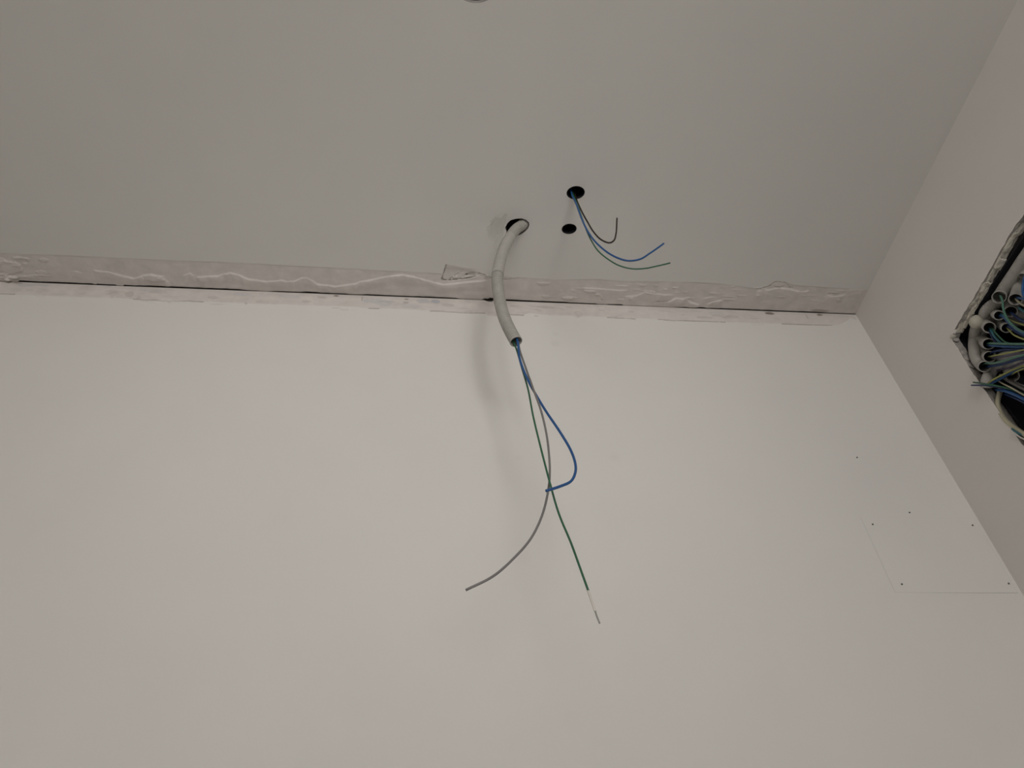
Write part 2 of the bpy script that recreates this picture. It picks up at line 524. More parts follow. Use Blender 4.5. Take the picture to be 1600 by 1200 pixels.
layer([(147,422.5),(168,425),(189,430),(210,435),(226,430),(236,428.5),(252,432),(262,440)], 0.0026)
layer([(112,424),(122,424.5),(128,427)], 0.0012)
layer([(45,431),(62,429.5),(70,430)], 0.0010)
layer([(285,431),(297,427),(303,430)], 0.0016)
layer([(308,433),(341,431),(350,428.5),(360,426),(375,430),(388,436),(400,437.5),(419,440),(439,438),(447,440),(462,439),(470,434.5),(479,434),(487,438),(496,444),
       (510,445.6),(525,447.5),(537,446),(556,443),(562,440.6),(581,437),(600,433),(615,430.6),(630,429.4),(646,432),(659,436),(677,441),(692,444),(705,443),(736,440),(760,438)], 0.0028, lip=0.0006)
layer([(915,450),(927,450.6),(945,452),(964,453.7),(979,453.7)], 0.0014)
layer([(978,463),(995,462),(1007,457),(1020,459),(1050,461)], 0.0018)
layer([(1044,471),(1055,466),(1072,467),(1081,473),(1092,476)], 0.0034, sharp=0.0018)
layer([(1104,475),(1112,472),(1129,469)], 0.0022)
layer([(1098,467),(1104,466),(1112,464),(1118,465)], 0.0014)
layer([(1184,454),(1206,452),(1217,450),(1235,452),(1250,456),(1262,455)], 0.0022)
layer([(1293,462),(1305,463.5),(1320,461)], 0.0018)
layer([(1325,452),(1340,453),(1352,454)], 0.0012)

def seg_dist(px_pts, fn, a, b, A, B):
    d = np.full(A.shape, 9.0)
    q = [fn(*p) for p in px_pts]
    for p0, p1 in zip(q, q[1:]):
        ax, ay, bx, by = p0[a], p0[b], p1[a], p1[b]
        L2 = (bx-ax)**2 + (by-ay)**2 + 1e-12
        tt = np.clip(((A-ax)*(bx-ax) + (B-ay)*(by-ay)) / L2, 0, 1)
        d = np.minimum(d, np.hypot(A - (ax + tt*(bx-ax)), B - (ay + tt*(by-ay))))
    return d
def crack_c(pts, w, depth, dirt=0.5):
    global h, dirtm
    d = seg_dist(pts, on_ceiling, 0, 1, Xg, Yg) + 0.0006 * fbm(Xg*200, Yg*200, 2)
    vary = 0.25 + 1.1 * vnoise(Xg*170 + pts[0][0], Yg*170)
    g = 1 - sstep(w*0.3*vary, w*vary, d)
    h = h - depth * g * vary
    dirtm = np.maximum(dirtm, g * dirt * np.clip(vary, 0, 1))
def lump_c(p, rx, ry, ht):
    global h
    c = on_ceiling(*p)
    q = ((Xg - c.x)/rx)**2 + ((Yg - c.y)/ry)**2 + 2.2*fbm(Xg*120, Yg*160, 3)
    h = h + ht * (1 - sstep(0.55, 1.1, q))
dirtm = np.zeros_like(h); bluem = np.zeros_like(h)
# torn-out corner left of the hanging conduit
poly = [on_ceiling(*p) for p in [(697,413),(689.5,437),(694,439.5),(715,438),(733,431.5),(752,432),(768,436),(765,431),(742,420),(718,415.5)]]
inside = np.zeros(h.shape, bool)
for a, b in zip(poly, poly[1:] + poly[:1]):
    cond = ((a.y > Yg) != (b.y > Yg))
    xi = (b.x - a.x) * (Yg - a.y) / (b.y - a.y + 1e-12) + a.x
    inside ^= cond & (Xg < xi)
fades = np.hypot(Xg - poly[0].x, (Yg - poly[0].y)*1.0)
dep = 0.0042 - 0.0030 * sstep(0.0, 0.075, Xg - poly[0].x)
topl = np.interp(Xg, [poly[0].x, poly[-1].x, poly[-2].x, poly[-3].x], [poly[0].y, poly[-1].y, poly[-2].y, poly[-3].y])
dep = dep * sstep(0.0, 0.016, Yg - topl)
h = np.where(inside, -dep + 0.0014*fbm(Xg*60, Yg*120, 4), h)
paintmask = np.where(inside, 0.25, paintmask)
crack_c([(690,437),(692,439),(703,439.5),(715,437.5),(735,434),(742,432)], 0.0016, 0.0035, 0.55)
crack_c([(728,430),(734,429),(741,429.5)], 0.0022, 0.006, 0.8)
crack_c([(703,437),(712,431),(722,425.5)], 0.0010, 0.0018, 0.3)
crack_c([(733,427),(745,426),(756,429),(769,435)], 0.0012, 0.0026, 0.45)
crack_c([(697,414),(690.5,436)], 0.0010, 0.0030, 0.45)
lump_c((711, 434), 0.006, 0.0035, 0.0022)
lump_c((760, 431), 0.004, 0.003, 0.002)
crack_c([(786,437),(798,437)], 0.0010, 0.0016, 0.4)
lump_c((800, 434), 0.008, 0.0018, 0.0012)
# flaking patch towards the right wall
crack_c([(1180,451.5),(1193,450),(1203,447),(1209,441),(1219,440),(1227,441.5),(1232,446)], 0.0010, 0.0018, 0.4)
crack_c([(1211,448),(1219,449.5),(1226,446.5)], 0.0012, 0.004, 0.75)
crack_c([(1233,449),(1238,450)], 0.0012, 0.003, 0.6)
crack_c([(1294,459.5),(1310,459)], 0.0022, 0.0018, 0.25)
crack_c([(1024,471.5),(1042,471),(1053,466.5)], 0.0015, 0.0018, 0.25)
crack_c([(925,457),(935,461),(941,469)], 0.0012, 0.0012, 0.25)
lump_c((240, 434.5), 0.024, 0.0085, 0.0018)
lump_c((13, 418), 0.03, 0.018, 0.0020)
lump_c((5, 436), 0.03, 0.012, 0.0026)
lump_c((12, 436.5), 0.008, 0.005, 0.003)
lump_c((940, 478), 0.010, 0.004, 0.003)
lump_c((1046, 482), 0.010, 0.003, 0.003)
lump_c((887, 466), 0.012, 0.005, 0.0012)
lump_c((850, 443), 0.016, 0.004, 0.0014)
for k in range(46):
    lump_c((random.uniform(-40, 1330), 0) if False else (random.uniform(830, 1320), random.uniform(446, 470)), random.uniform(.004,.016), random.uniform(.0015,.004), random.uniform(.0004,.0012))
for k in range(14):
    lump_c((random.uniform(-20, 70), random.uniform(402, 436)), random.uniform(.004,.02), random.uniform(.002,.006), random.uniform(.0006,.0016))
# dirt along the gap
dg = (YW - gw)[:, None] - Yg
dirtm = np.maximum(dirtm, 0.14 * (1 - sstep(0.001, 0.006, dg)) * sstep(-.15, .25, fbm(Xg*9, Yg*0+5, 3)))
dirtm = np.maximum(dirtm, 0.45 * (1 - sstep(.3, 1.2, ((Xg - on_ceiling(1282,484).x)/.024)**2 + ((Yg - on_ceiling(1282,486).y)/.005)**2)))
dirtm = np.clip(dirtm, 0, 1)

def grid_object(name, P, mat, wear, skirt=None, flip=False):
    nx, ny = P.shape[:2]
    V = P.reshape(-1, 3)
    idx = np.arange(nx*ny).reshape(nx, ny)
    q = np.stack([idx[:-1,:-1], idx[1:,:-1], idx[1:,1:], idx[:-1,1:]], -1).reshape(-1, 4)
    W = wear.reshape(-1, 3)
    if skirt is not None:                                    # closing face at the last column
        s = P[:, -1] + np.array(skirt)
        k = len(V)
        V = np.concatenate([V, s]); W = np.concatenate([W, wear[:, -1]])
        j = np.arange(nx)
        q2 = np.stack([idx[:-1,-1], idx[1:,-1], k + j[1:], k + j[:-1]], -1)
        q = np.concatenate([q, q2])
    if flip: q = q[:, ::-1]
    me = bpy.data.meshes.new(name)
    me.vertices.add(len(V)); me.vertices.foreach_set('co', V.astype(np.float32).ravel())
    me.loops.add(q.size); me.loops.foreach_set('vertex_index', q.astype(np.int32).ravel())
    me.polygons.add(len(q)); me.polygons.foreach_set('loop_start', np.arange(0, q.size, 4, dtype=np.int32))
    me.update(calc_edges=True)
    me.polygons.foreach_set('use_smooth', [True]*len(q))
    ca = me.color_attributes.new('wear', 'FLOAT_COLOR', 'POINT')
    ca.data.foreach_set('color', np.concatenate([W, np.ones((len(W),1))], 1).astype(np.float32).ravel())
    me.validate()
    return link(name, me, mat)

h[:, 0] = 0
P = np.stack([Xg, Yg, ZC - h], -1)
strip_c = grid_object('trim_1', P, M_strip_c, np.stack([np.clip(paintmask,0,1), dirtm, bluem], -1), skirt=(0, 0, 0.012), flip=True)
tag(strip_c, 'raw uneven plaster joint along the ceiling edge', None, kind='structure')

# --- wall side
NZ = 76
zs = np.linspace(STRIP_Z0, 2.716, NZ)
Xw = np.repeat(xs[:, None], NZ, 1); Zw = np.repeat(zs[None, :], len(xs), 0)
bx, bz = px_line([(-30,459),(0,460),(50,461.5),(100,464),(150,465.5),(200,466.5),(215,468),(300,470.5),(320,472),(400,475),(500,478),(560,480),(580,482.5),(600,482.5),(640,483.5),(670,486),
                  (758,490),(764,494),(780,495),(792,492.5),(818,493),(826,490),(860,493),(896,494),(903,497),(912,494.5),(950,496),(992,498),(1010,498),(1030,500),(1100,502.5),(1140,504),(1200,505.5),
                  (1280,508),(1310,508),(1325,500),(1336,493)], on_wall, 0, 2)
low = np.interp(xs, bx, bz) + 0.0012 * fbm(xs*70, xs*0+8.1, 3)
up = sstep(-0.0010, 0.0010, Zw - low[:, None])
hw = up * (0.0012 + 0.0012*fbm(Xw*28, Zw*60, 4) + 0.0006*fbm(Xw*110, Zw*200, 3))
pm = 1 - up * (0.80 + 0.5*fbm(Xw*14, Zw*30, 3))
dw = np.zeros_like(hw); bw = np.zeros_like(hw)
def crack_w(pts, w, depth, dirt=0.5):
    global hw, dw
    d = seg_dist(pts, on_wall, 0, 2, Xw, Zw) + 0.0005 * fbm(Xw*200, Zw*200, 2)
    g = 1 - sstep(w*0.4, w, d)
    hw = hw - depth * g
    dw = np.maximum(dw, g * dirt)
def patch_w(p, rx, rz, ht=0.0, dirt=0.0, blue=0.0, rough=0.8):
    global hw, dw, bw
    c = on_wall(*p)
    q = ((Xw - c.x)/rx)**2 + ((Zw - c.z)/rz)**2 + rough*2*fbm(Xw*80 + p[0], Zw*80, 3)
    m = 1 - sstep(0.4, 1.15, q)
    hw = hw + ht*m
    dw = np.maximum(dw, dirt*m); bw = np.maximum(bw, blue*m)
for pts in ([(0,459.3),(23,460.3)], [(208,467.5),(222,468.5),(245,469),(256,470.5),(296,470.5),(318,471.8)], [(576,482),(592,482.3)], [(672,485.8),(690,486.6),(720,488.5),(758,489.6)],
            [(785,491.5),(800,492),(818,492.8)], [(949,496.2),(970,497.4),(992,498.2)], [(1029,499.2),(1050,500.8),(1096,502),(1133,503.4)], [(1222,506),(1246,507),(1262,507.5),(1300,508.3)]):
    crack_w(pts, 0.0012, 0.0026, 0.55)
crack_w([(936,485),(944,486)], 0.0011, 0.002, 0.5)
crack_w([(566,463),(565.5,470)], 0.0010, 0.002, 0.6)
crack_w([(400,471.5),(420,472.5)], 0.0010, 0.001, 0.25)
crack_w([(1259,492),(1262,498)], 0.0010, 0.0015, 0.5)
crack_w([(830,479),(850,481)], 0.0009, 0.0012, 0.3)
crack_w([(834,484),(846,486)], 0.0010, 0.0012, 0.3)
crack_w([(812,479),(826,483),(840,484)], 0.0012, 0.001, 0.25)
patch_w((525, 462), 0.006, 0.0035, -0.003, 0.8)
patch_w((635, 467.5), 0.006, 0.003, -0.003, 0.75)
patch_w((634, 473), 0.007, 0.004, -0.001, 0.30)
patch_w((764, 469.5), 0.010, 0.0035, -0.004, 0.75)
patch_w((1203, 489.5), 0.011, 0.0055, -0.003, 0.8)
patch_w((1281, 491.5), 0.009, 0.006, -0.002, 0.7)
patch_w((1334, 497), 0.006, 0.006, 0.0005, 0.15)
patch_w((903, 491), 0.008, 0.010, 0.0022, 0.08)
patch_w((775, 491), 0.016, 0.006, 0.0026, 0.10)
patch_w((940, 481), 0.010, 0.006, 0.0024)
patch_w((187, 461), 0.020, 0.012, 0.0022, 0.06)
patch_w((203, 460), 0.010, 0.010, 0.0, 0.22)
patch_w((20, 438), 0.010, 0.005, 0.003)
patch_w((28, 442), 0.010, 0.003, -0.002, 0.5)
patch_w((40, 446), 0.02, 0.008, 0.0, 0.0, 0.30)
for p, rx, rz, b_ in [((585,470),.024,.010,.35), ((600,474),.02,.012,.30), ((662,471),.016,.010,.35), ((680,471),.012,.010,.75), ((445,463),.03,.007,.25), ((235,454),.03,.006,.2),
                      ((378,460),.02,.007,.25), ((1120,490),.02,.006,.2), ((1070,492),.015,.004,.15), ((640,478),.03,.010,.2), ((60,446),.03,.006,.2)]:
    patch_w(p, rx, rz, -0.0004, 0.0, b_, rough=1.2)
for k in range(60):
    x_ = random.uniform(-20, 1320)
    y_ = 440 + 0.039*(x_-28) + random.uniform(4, 24)
    patch_w((x_, y_), random.uniform(.004,.022), random.uniform(.0015,.005), random.uniform(-.0006,.0012), random.choice([0,0,0.05,0.12,0.2]), random.choice([0,0,0,0.12]), rough=1.2)
for p in [(700,478),(1140,496),(1120,494),(985,488),(1100,497),(850,481),(245,458),(330,466),(480,472)]:
    patch_w(p, random.uniform(.012,.025), random.uniform(.003,.006), 0.0006, 0.16, 0, rough=1.3)
dw = np.maximum(dw, 0.10 * up * sstep(0.05, 0.3, fbm(Xw*26, Zw*60+4, 4)))
hw = np.where(hw > 0, hw * (1 - sstep(2.684, 2.698, Zw)), hw) - 0.0004 * sstep(2.688, 2.698, Zw)
hw = np.where(Zw > 2.7002, -0.0125, hw)                    # the board stops at ceiling height: dark void behind the gap
hw[:, 0] = 0
P = np.stack([Xw, YW - hw, Zw], -1)
strip_w = grid_object('trim_2', P, M_strip_w, np.stack([np.clip(pm,0,1), np.clip(dw,0,1), np.clip(bw,0,1)], -1), skirt=(0, 0.012, 0), flip=False)
tag(strip_w, 'scraped stained plaster band along the top of the back wall', None, kind='structure')

# ------------------------------------------------------------------ screwed patch on the back wall
g = 0.00045
pv, pf = box_data(PX0 + 0.0002, PX1 - 0.0002, YW - 0.0001, YW + 0.012, PZ0 + g, PZ1 - 0.00012)
pv[0] = (pv[0][0], pv[0][1], PZ0 + 0.0001)
root = empty('patch_panel', ((PX0+PX1)/2, YW, PZ0))
tag(root, 'flush white patch panel held by four corner screws low on the back wall', 'panel')
obj('board', pv, pf, M_wall, root)
def screw(name, p, r, parent):
    V, F = [], []
    n = 12
    for (rr, dy) in ((r, -0.0006), (r*0.9, -0.0011), (r*0.35, -0.0010), (r*0.30, -0.0004)):
        for k in range(n):
            a = 2*math.pi*k/n
            V.append((p[0] + rr*math.cos(a), p[1] + dy, p[2] + rr*math.sin(a)))
    for i in range(3):
        for k in range(n):
            F.append((i*n+k, i*n+(k+1) % n, (i+1)*n+(k+1) % n, (i+1)*n+k))
    F.append(tuple(range(3*n, 4*n)))
    V2 = [(p[0] + r*math.cos(2*math.pi*k/n), p[1], p[2] + r*math.sin(2*math.pi*k/n)) for k in range(n)]
    k0 = len(V); V += V2
    for k in range(n):
        F.append((k0+k, k0+(k+1) % n, (k+1) % n, k))
    return obj(name, V, F, M_steel, parent)
for p in [(1363.5,819.5),(1519.5,821),(1409,913),(1576,912)]:
    q = on_wall(*p)
    screw('screw', q, 0.0016, root)
for p, r in [((1339,715),0.0014), ((1421,801),0.0014)]:
    screw('screw', on_wall(*p), r, wall_back)

# ------------------------------------------------------------------ black bushings lining two ceiling holes
def bushing(name, c, r, label):
    V, F = [], []
    n = 40
    prof = [(0.0002, -0.0001), (0.0002, -0.0004), (-0.0010, -0.0004), (-0.0012, 0.004), (-0.0012, 0.035)]
    for rr, dz in prof:
        for k in range(n):
            V.append(oval(c, *r, k, n, rr) + Vector((0, 0, dz)))
    for i in range(len(prof)-1):
        for k in range(n):
            F.append((i*n+k, (i+1)*n+k, (i+1)*n+(k+1) % n, i*n+(k+1) % n))
    F.append(tuple(range((len(prof)-1)*n, len(prof)*n)))
    return tag(obj(name, V, F, M_black, None, True), label, 'bushing')
bushing('ceiling_bushing', BIG_C, BIG_R, 'larger round black bushing in the ceiling with three wires coming out')
bushing('ceiling_bushing', SML_C, SML_R, 'small empty round black bushing in the ceiling')

# ------------------------------------------------------------------ hanging conduit and its wires
cpath_px = [((806.5,534),.795),((798.5,519.5),.795),((791,504),.797),((785,487),.800),((781,470),.803),((778.5,455),.806),((777,440),.808),((778,425),.808),((782,405),.807),((788.5,386),.806),
            ((797,370.5),.806),((806.5,358),.8065)]
cp = [on_wall(px, py, y) for (px, py), y in cpath_px]
c_in = on_ceiling(815.5, 349.5)
cp += [Vector((c_in.x+0.004, .806, 2.708)), Vector((c_in.x+0.013, .806, 2.745)), Vector((c_in.x+0.02, .80, 2.80)), Vector((c_in.x+0.03, .78, 2.90))]
cond, path = conduit('flexible_conduit', cp[::-1], 0.0109, M_conduit, None, segs=28, pitch=0.0052, amp=0.0015, wall=0.0006, per=8)
tag(cond, 'grey corrugated conduit hanging from the ceiling hole', 'conduit')
# smooth wrap of tape below the hole
tp, _ = spline([on_wall(777.5,430,.808), on_wall(779.5,417,.808), on_wall(784.5,397,.807), on_wall(788.5,386,.806), on_wall(794,376,.806), on_wall(798,369.5,.806)], 30)
V, F = [], []
sweep(tp, [0.0112 + 0.0002*math.sin(i*1.9) for i in range(len(tp))], 28, V, F)
tag(obj('tape_wrap', V, F, M_tape, cond, True), 'smooth shiny tape wound round the conduit')

ends = cp[0]
into = (cp[1] - cp[0]).normalized()
def hang(name, pts, r, mat, off, label):
    q = [on_wall(px, py, y) for px, py, y in pts]
    st = cp[0] + into*0.004 + off
    q = [cp[0] + into*0.05 + off*0.8, st] + q
    o, p_ = wire(name, q, r, mat)
    tag(o, label, 'wire')
    return o
side = into.cross(Vector((0, 1, 0))).normalized()          # sideways across the opening
blue = [(812.5,562,.792),(825,594,.790),(837.5,617,.790),(854,644,.790),(875,675,.788),(892,704,.786),(899,725,.783),(899,738,.781),(892,752,.778),(875,760,.774),(853,767,.770)]
grey = [(813,550,.798),(823,579,.796),(835,612.5,.784),(846,644,.786),(854,679,.795),(858,712.5,.80),(859,742,.803),(855,775,.805),(846,808,.808),(829,842,.81),(804,871,.812),(771,900,.814),(728,922,.815)]
green = [(808,549,.799),(814.5,572,.798),(825,608,.797),(833,650,.796),(844,696,.796),(858,750,.795),(873,802,.794),(892,848,.793),(908,892,.792),(919.5,924,.791)]
hang('wire', blue, 0.00195, M_blue, side*-0.002 + Vector((0,-.004,0)), 'blue wire hooking back below the hanging conduit')
hang('wire', grey, 0.00165, M_grey, side*-0.0045 + Vector((0,.004,0)), 'grey wire curving away left at its lower end below the conduit')
gw_ = hang('wire', green, 0.00150, M_green, side*0.003 + Vector((0,.003,0)), 'long dark green wire with pale tip below the hanging conduit')
V, F = [], []
tp, _ = spline([on_wall(919,923,.791), on_wall(924,938,.791), on_wall(930,955,.7905)], 10)
k = sweep(tp, [0.00155]*len(tp), 10, V, F); F.append(tuple(range(k, k+10))[::-1]); F.append(tuple(range(len(V)-10, len(V))))
tag(obj('stripped_tip', V, F, M_bare, gw_, True), 'pale sleeve at the wire end')
V, F = [], []
tp, _ = spline([on_wall(930,955,.7905), on_wall(933,964,.7905), on_wall(937,974,.790)], 8)
k = sweep(tp, [0.0011]*len(tp), 10, V, F); F.append(tuple(range(k, k+10))[::-1]); F.append(tuple(range(len(V)-10, len(V))))
tag(obj('bare_end', V, F, M_tin, gw_, True), 'dull bare metal end')

# wires out of the larger ceiling bushing
def drop(pts, r, mat, label, y):
    q = [on_wall(px, py, yy) for px, py, yy in pts]
    a = q[0]
    st = [Vector((a.x-0.002, a.y-0.001, 2.730)), Vector((a.x, a.y, 2.706))]
    o, _ = wire('wire', st + q[0:], r, mat)
    return tag(o, label, 'wire')
def ydep(lst, y0, y1):
    n = len(lst) - 1
    return [(p[0], p[1], y0 + (y1-y0)*min(1, k/n)) for k, p in enumerate(lst)]
drop(ydep([(893.5,304),(900,318),(909,342),(917.5,360),(930,377.5),(950,395),(967.5,404),(982.5,407.5),(1000,405),(1015,396),(1027.5,387.5),(1037,380.5)], .727, .715), 0.0017, M_blue, 'blue wire with upturned end from the ceiling bushing', .73)
drop(ydep([(895.5,303.5),(901.5,318),(910,342),(916.5,360),(924,376),(935,392.5),(950,405),(967.5,415),(987.5,420),(1007.5,419.5),(1027.5,415.5),(1047,411)], .731, .725), 0.0013, M_green, 'thin green wire reaching farthest right from the ceiling bushing', .73)
drop(ydep([(899.5,308),(907.5,327.5),(917.5,346),(927.5,362.5),(940,375),(952,379.5),(959,376),(962.5,365),(964,341)], .733, .73), 0.0016, M_brown, 'dark brown wire hooked sharply upward from the ceiling bushing', .73)

# ------------------------------------------------------------------ clear film stuck beside the conduit hole
def film():
    m, nt, b = new_mat('clear_film')
    N = nt.nodes; L = nt.links
    tr = N.new('ShaderNodeBsdfTransparent'); tr.inputs['Color'].default_value = (0.97, 0.97, 0.96, 1)
    gl = N.new('ShaderNodeBsdfGlossy'); gl.inputs['Roughness'].default_value = 0.12; gl.inputs['Color'].default_value = (1, 1, 1, 1)
    nz = N.new('ShaderNodeTexNoise'); nz.inputs['Scale'].default_value = 90
    tc = N.new('ShaderNodeTexCoord'); L.new(tc.outputs['Object'], nz.inputs['Vector'])
    bp = N.new('ShaderNodeBump'); bp.inputs['Strength'].default_value = 0.6; bp.inputs['Distance'].default_value = 0.003
    L.new(nz.outputs['Fac'], bp.inputs['Height']); L.new(bp.outputs['Normal'], gl.inputs['Normal'])
    df = N.new('ShaderNodeBsdfDiffuse'); df.inputs['Color'].default_value = (0.85, 0.84, 0.82, 1)
    m0 = N.new('ShaderNodeMixShader'); m0.inputs[0].default_value = 0.35
    L.new(df.outputs[0], m0.inputs[1]); L.new(gl.outputs[0], m0.inputs[2])
    mx = N.new('ShaderNodeMixShader'); mx.inputs[0].default_value = 0.16
    L.new(tr.outputs[0], mx.inputs[1]); L.new(m0.outputs[0], mx.inputs[2])
    L.new(mx.outputs[0], N['Material Output'].inputs['Surface'])
    return m
M_film = film()
A = on_ceiling(763, 342); B = on_ceiling(792, 335); C_ = on_ceiling(787, 356); D = on_ceiling(768, 374)
E1 = on_wall(786, 372, .797); E2 = on_wall(776, 398, .799)
nx, ny = 16, 22
V, F = [], []
for i in range(nx):
    u = i / (nx - 1)
    top = A.lerp(B, u); mid = D.lerp(C_, u); bot = E2.lerp(E1, u)
    for j in range(ny):
        w = j / (ny - 1)
        p = top.lerp(mid, w/0.6) if w < 0.6 else mid.lerp(bot, (w-0.6)/0.4)
        p = p.copy()
        rag = 0.004 * math.sin(9*w + 2) + 0.003 * math.sin(23*w)
        p.x += rag * (1 - u); p.y += 0.004 * math.sin(11*u + 1) * (1 - w)
        p.z -= 0.0010 + 0.0030 * abs(math.sin(7*u + 5*w)) * (0.3 + 0.7*w) + random.uniform(0, 0.0006)
        V.append(p)
for i in range(nx-1):
    for j in range(ny-1):
        F.append((i*ny+j, (i+1)*ny+j, (i+1)*ny+j+1, i*ny+j+1))
fo = obj('clear_tape', V, F, M_film, None, True)
md = fo.modifiers.new('thickness', 'SOLIDIFY'); md.thickness = 0.0002
tag(fo, 'crumpled clear tape stuck on the ceiling beside the conduit hole', 'tape')

# ------------------------------------------------------------------ wiring box in the right wall
BX0, BX1 = XW + 0.0152, XW + 0.125
by0, by1, bz0, bz1 = NB_Y - 0.004, 0.830, NB_Z - 0.004, 2.418
jb = empty('junction_box', (XW + 0.07, (by0+by1)/2, bz0))
tag(jb, 'black plastic wiring box packed with conduits, sunk in the side wall', 'wiring box')
w = 0.003
boxes('box_back', [(BX1-w, BX1, by0, by1, bz0, bz1)], M_black, jb)
boxes('box_side', [(BX0, BX1-w, by1-w, by1, bz0, bz1)], M_black, jb)
boxes('box_side', [(BX0, BX1-w, by0, by0+w, bz0, bz1)], M_black, jb)
boxes('box_side', [(BX0, BX1-w, by0+w, by1-w, bz1-w, bz1)], M_black, jb)
boxes('box_side', [(BX0, BX1-w, by0+w, by1-w, bz0, bz0+w)], M_black, jb)

# broken lumps of plaster along the edge of the opening (pieces of the wall)
def chunk(p, s, mat, stretch):
    bm = bmesh.new()
    bmesh.ops.create_icosphere(bm, subdivisions=1, radius=1.1)
    for v_ in bm.verts:
        n_ = 0.72 + 0.5 * random.random()
        v_.co = Vector((v_.co.x*s*stretch[0], v_.co.y*s*stretch[1], v_.co.z*s*stretch[2])) * n_ + Vector(p)
    return obj_bm('plaster_chunk', bm, mat, wall_right)
edge_lumps = [(1489,526,XW+.001,.0045,M_raw,(1.2,1,.8)),(1494,531,XW+.004,.0045,M_mortar,(1.2,.8,.9)),(1492,519,XW+.003,.005,M_right,(.8,1.3,.6))]
# torn plaster core along the top of the opening: a rough lip running from the wall face back to the box
edge_pts = top3[1:] + [Vector((XW, top3[-1].y + (NB_Y - top3[-1].y) * k / 5, 2.415)) for k in range(1, 6)]
NU, NW = 300, 14
lip_line, lip_len = spline(edge_pts, NU)
V, F, MI = [], [], []
uu = np.arange(NU + 1) * lip_len / NU
for i in range(NU + 1):
    p = lip_line[i]
    step_ = 0.0035 * float(vnoise(np.array([uu[i]*48]), np.array([3.0]))[0])      # how far the face has chipped back
    for j in range(NW):
        d = 0.0004 + 0.0170 * j / (NW - 1)
        n1 = float(fbm(np.array([uu[i]*95]), np.array([d*130]), 4)[0])
        n2 = float(vnoise(np.array([uu[i]*60]), np.array([d*140 + 9]))[0])
        drop_ = (0.0006 + (0.0036 if n2 > 0.42 else 0.0010) * min(1.0, d/0.006) + 0.0045*n1)
        V.append(Vector((p.x + d, p.y, p.z + 0.0012 - max(drop_, 0.0) + (step_ if j < 3 else 0.0))))
for i in range(NU):
    for j in range(NW - 1):
        F.append((i*NW+j, i*NW+j+1, (i+1)*NW+j+1, (i+1)*NW+j))
        q = float(vnoise(np.array([uu[i]*70 + 5]), np.array([j*0.33]))[0])
        MI.append(0 if q > 0.55 else (1 if q > 0.22 else 2))
lip = obj('plaster_edge', V, F, [M_raw, M_cream, M_mortar], wall_right)
lip.data.polygons.foreach_set('material_index', MI)
for (px_, py_) in [(1500,550),(1506,559),(1513,570),(1521,584),(1528,596),(1545,619)]:
    edge_lumps.append((px_ + 5, py_, XW + .006, .0050, M_mortar, (1.3, .45, 1.6)))
for (px, py, x, s, mat, st) in edge_lumps:
    chunk(on_right(px, py, x), s, mat, st)

def bpath(pts, room=0.0):
    out = []
    for px, py, d in pts:                                   # keep every run clear of the box's own sides
        p = on_right(px, py, XW + d)
        while room and d > 0.0 and (p.y > 0.826 - room or p.z > 2.414 - room):
            d -= 0.001
            p = on_right(px, py, XW + d)
        out.append(p)
    return out
# each conduit: traced from deep inside the box (first) to its open end (last); third number = depth behind the wall face
CG = 'conduit ends inside the wall box'
tubes = [
 ([(1625,372,.070),(1604,400,.062),(1584,430,.050),(1571,449,.038),(1564,460,.028),(1561,464.5,.012)], .0112, 'wide grey conduit nearest the top edge of the wall box'),
 ([(1618,385,.066),(1605,412,.058),(1596,437,.046),(1589,460,.030),(1586.5,468,.012)], .0105, 'grey conduit with a cream wire near the top of the wall box'),
 ([(1630,392,.060),(1617,410,.050),(1602,433,.034)], .0105, 'grey conduit cut by the frame edge with a thick blue wire'),
 ([(1598,440,.090),(1588,462,.070),(1581,478,.050),(1579.5,487,.026)], .0100, 'dark-mouthed conduit tucked behind the cream-wire conduit'),
 ([(1592,463,.090),(1574,468,.072),(1558,474,.058),(1552,484,.046),(1556,490,.034),(1561,493,.014)], .0085, 'pale bent conduit with a small mouth left of the dark-mouthed one'),
 ([(1566,472,.088),(1550,477,.072),(1540,487,.056),(1539,501,.040),(1542,508.5,.026),(1546,512,.006)], .0100, 'grey conduit mouth beside the round cream plug'),
 ([(1556,492,.080),(1560,501,.062),(1567,508,.044),(1570,511,.030),(1573,512.5,.010)], .0085, 'small pale-rimmed conduit with a yellow wire in the middle'),
 ([(1546,500,.085),(1537,512,.070),(1533,524,.056),(1535,531,.044),(1540,536,.028),(1545,537.5,.006)], .0100, 'grey conduit with the horizontal soft green wire'),
 ([(1542,505,.088),(1532,520,.074),(1529,538,.060),(1533,550,.044),(1540,555.5,.028),(1546.5,557.5,.004)], .0100, 'grey conduit just under the horizontal green wire'),
 ([(1538,496,.080),(1526,512,.062),(1522.5,530,.050),(1523,549,.034),(1527,562,.026),(1533,569.5,.014),(1538.5,573,-.004)], .0100, 'leftmost curved grey conduit hugging the box edge'),
 ([(1556,574,.075),(1547,584,.045),(1542.5,595,.020),(1541.5,605,.006)], .0098, 'lowest grey conduit mouth resting at the box edge'),
 ([(1566,560,.080),(1572,570,.062),(1578,579,.042),(1582,587,.014)], .0105, 'half-hidden conduit rim right of the lowest mouth'),
]
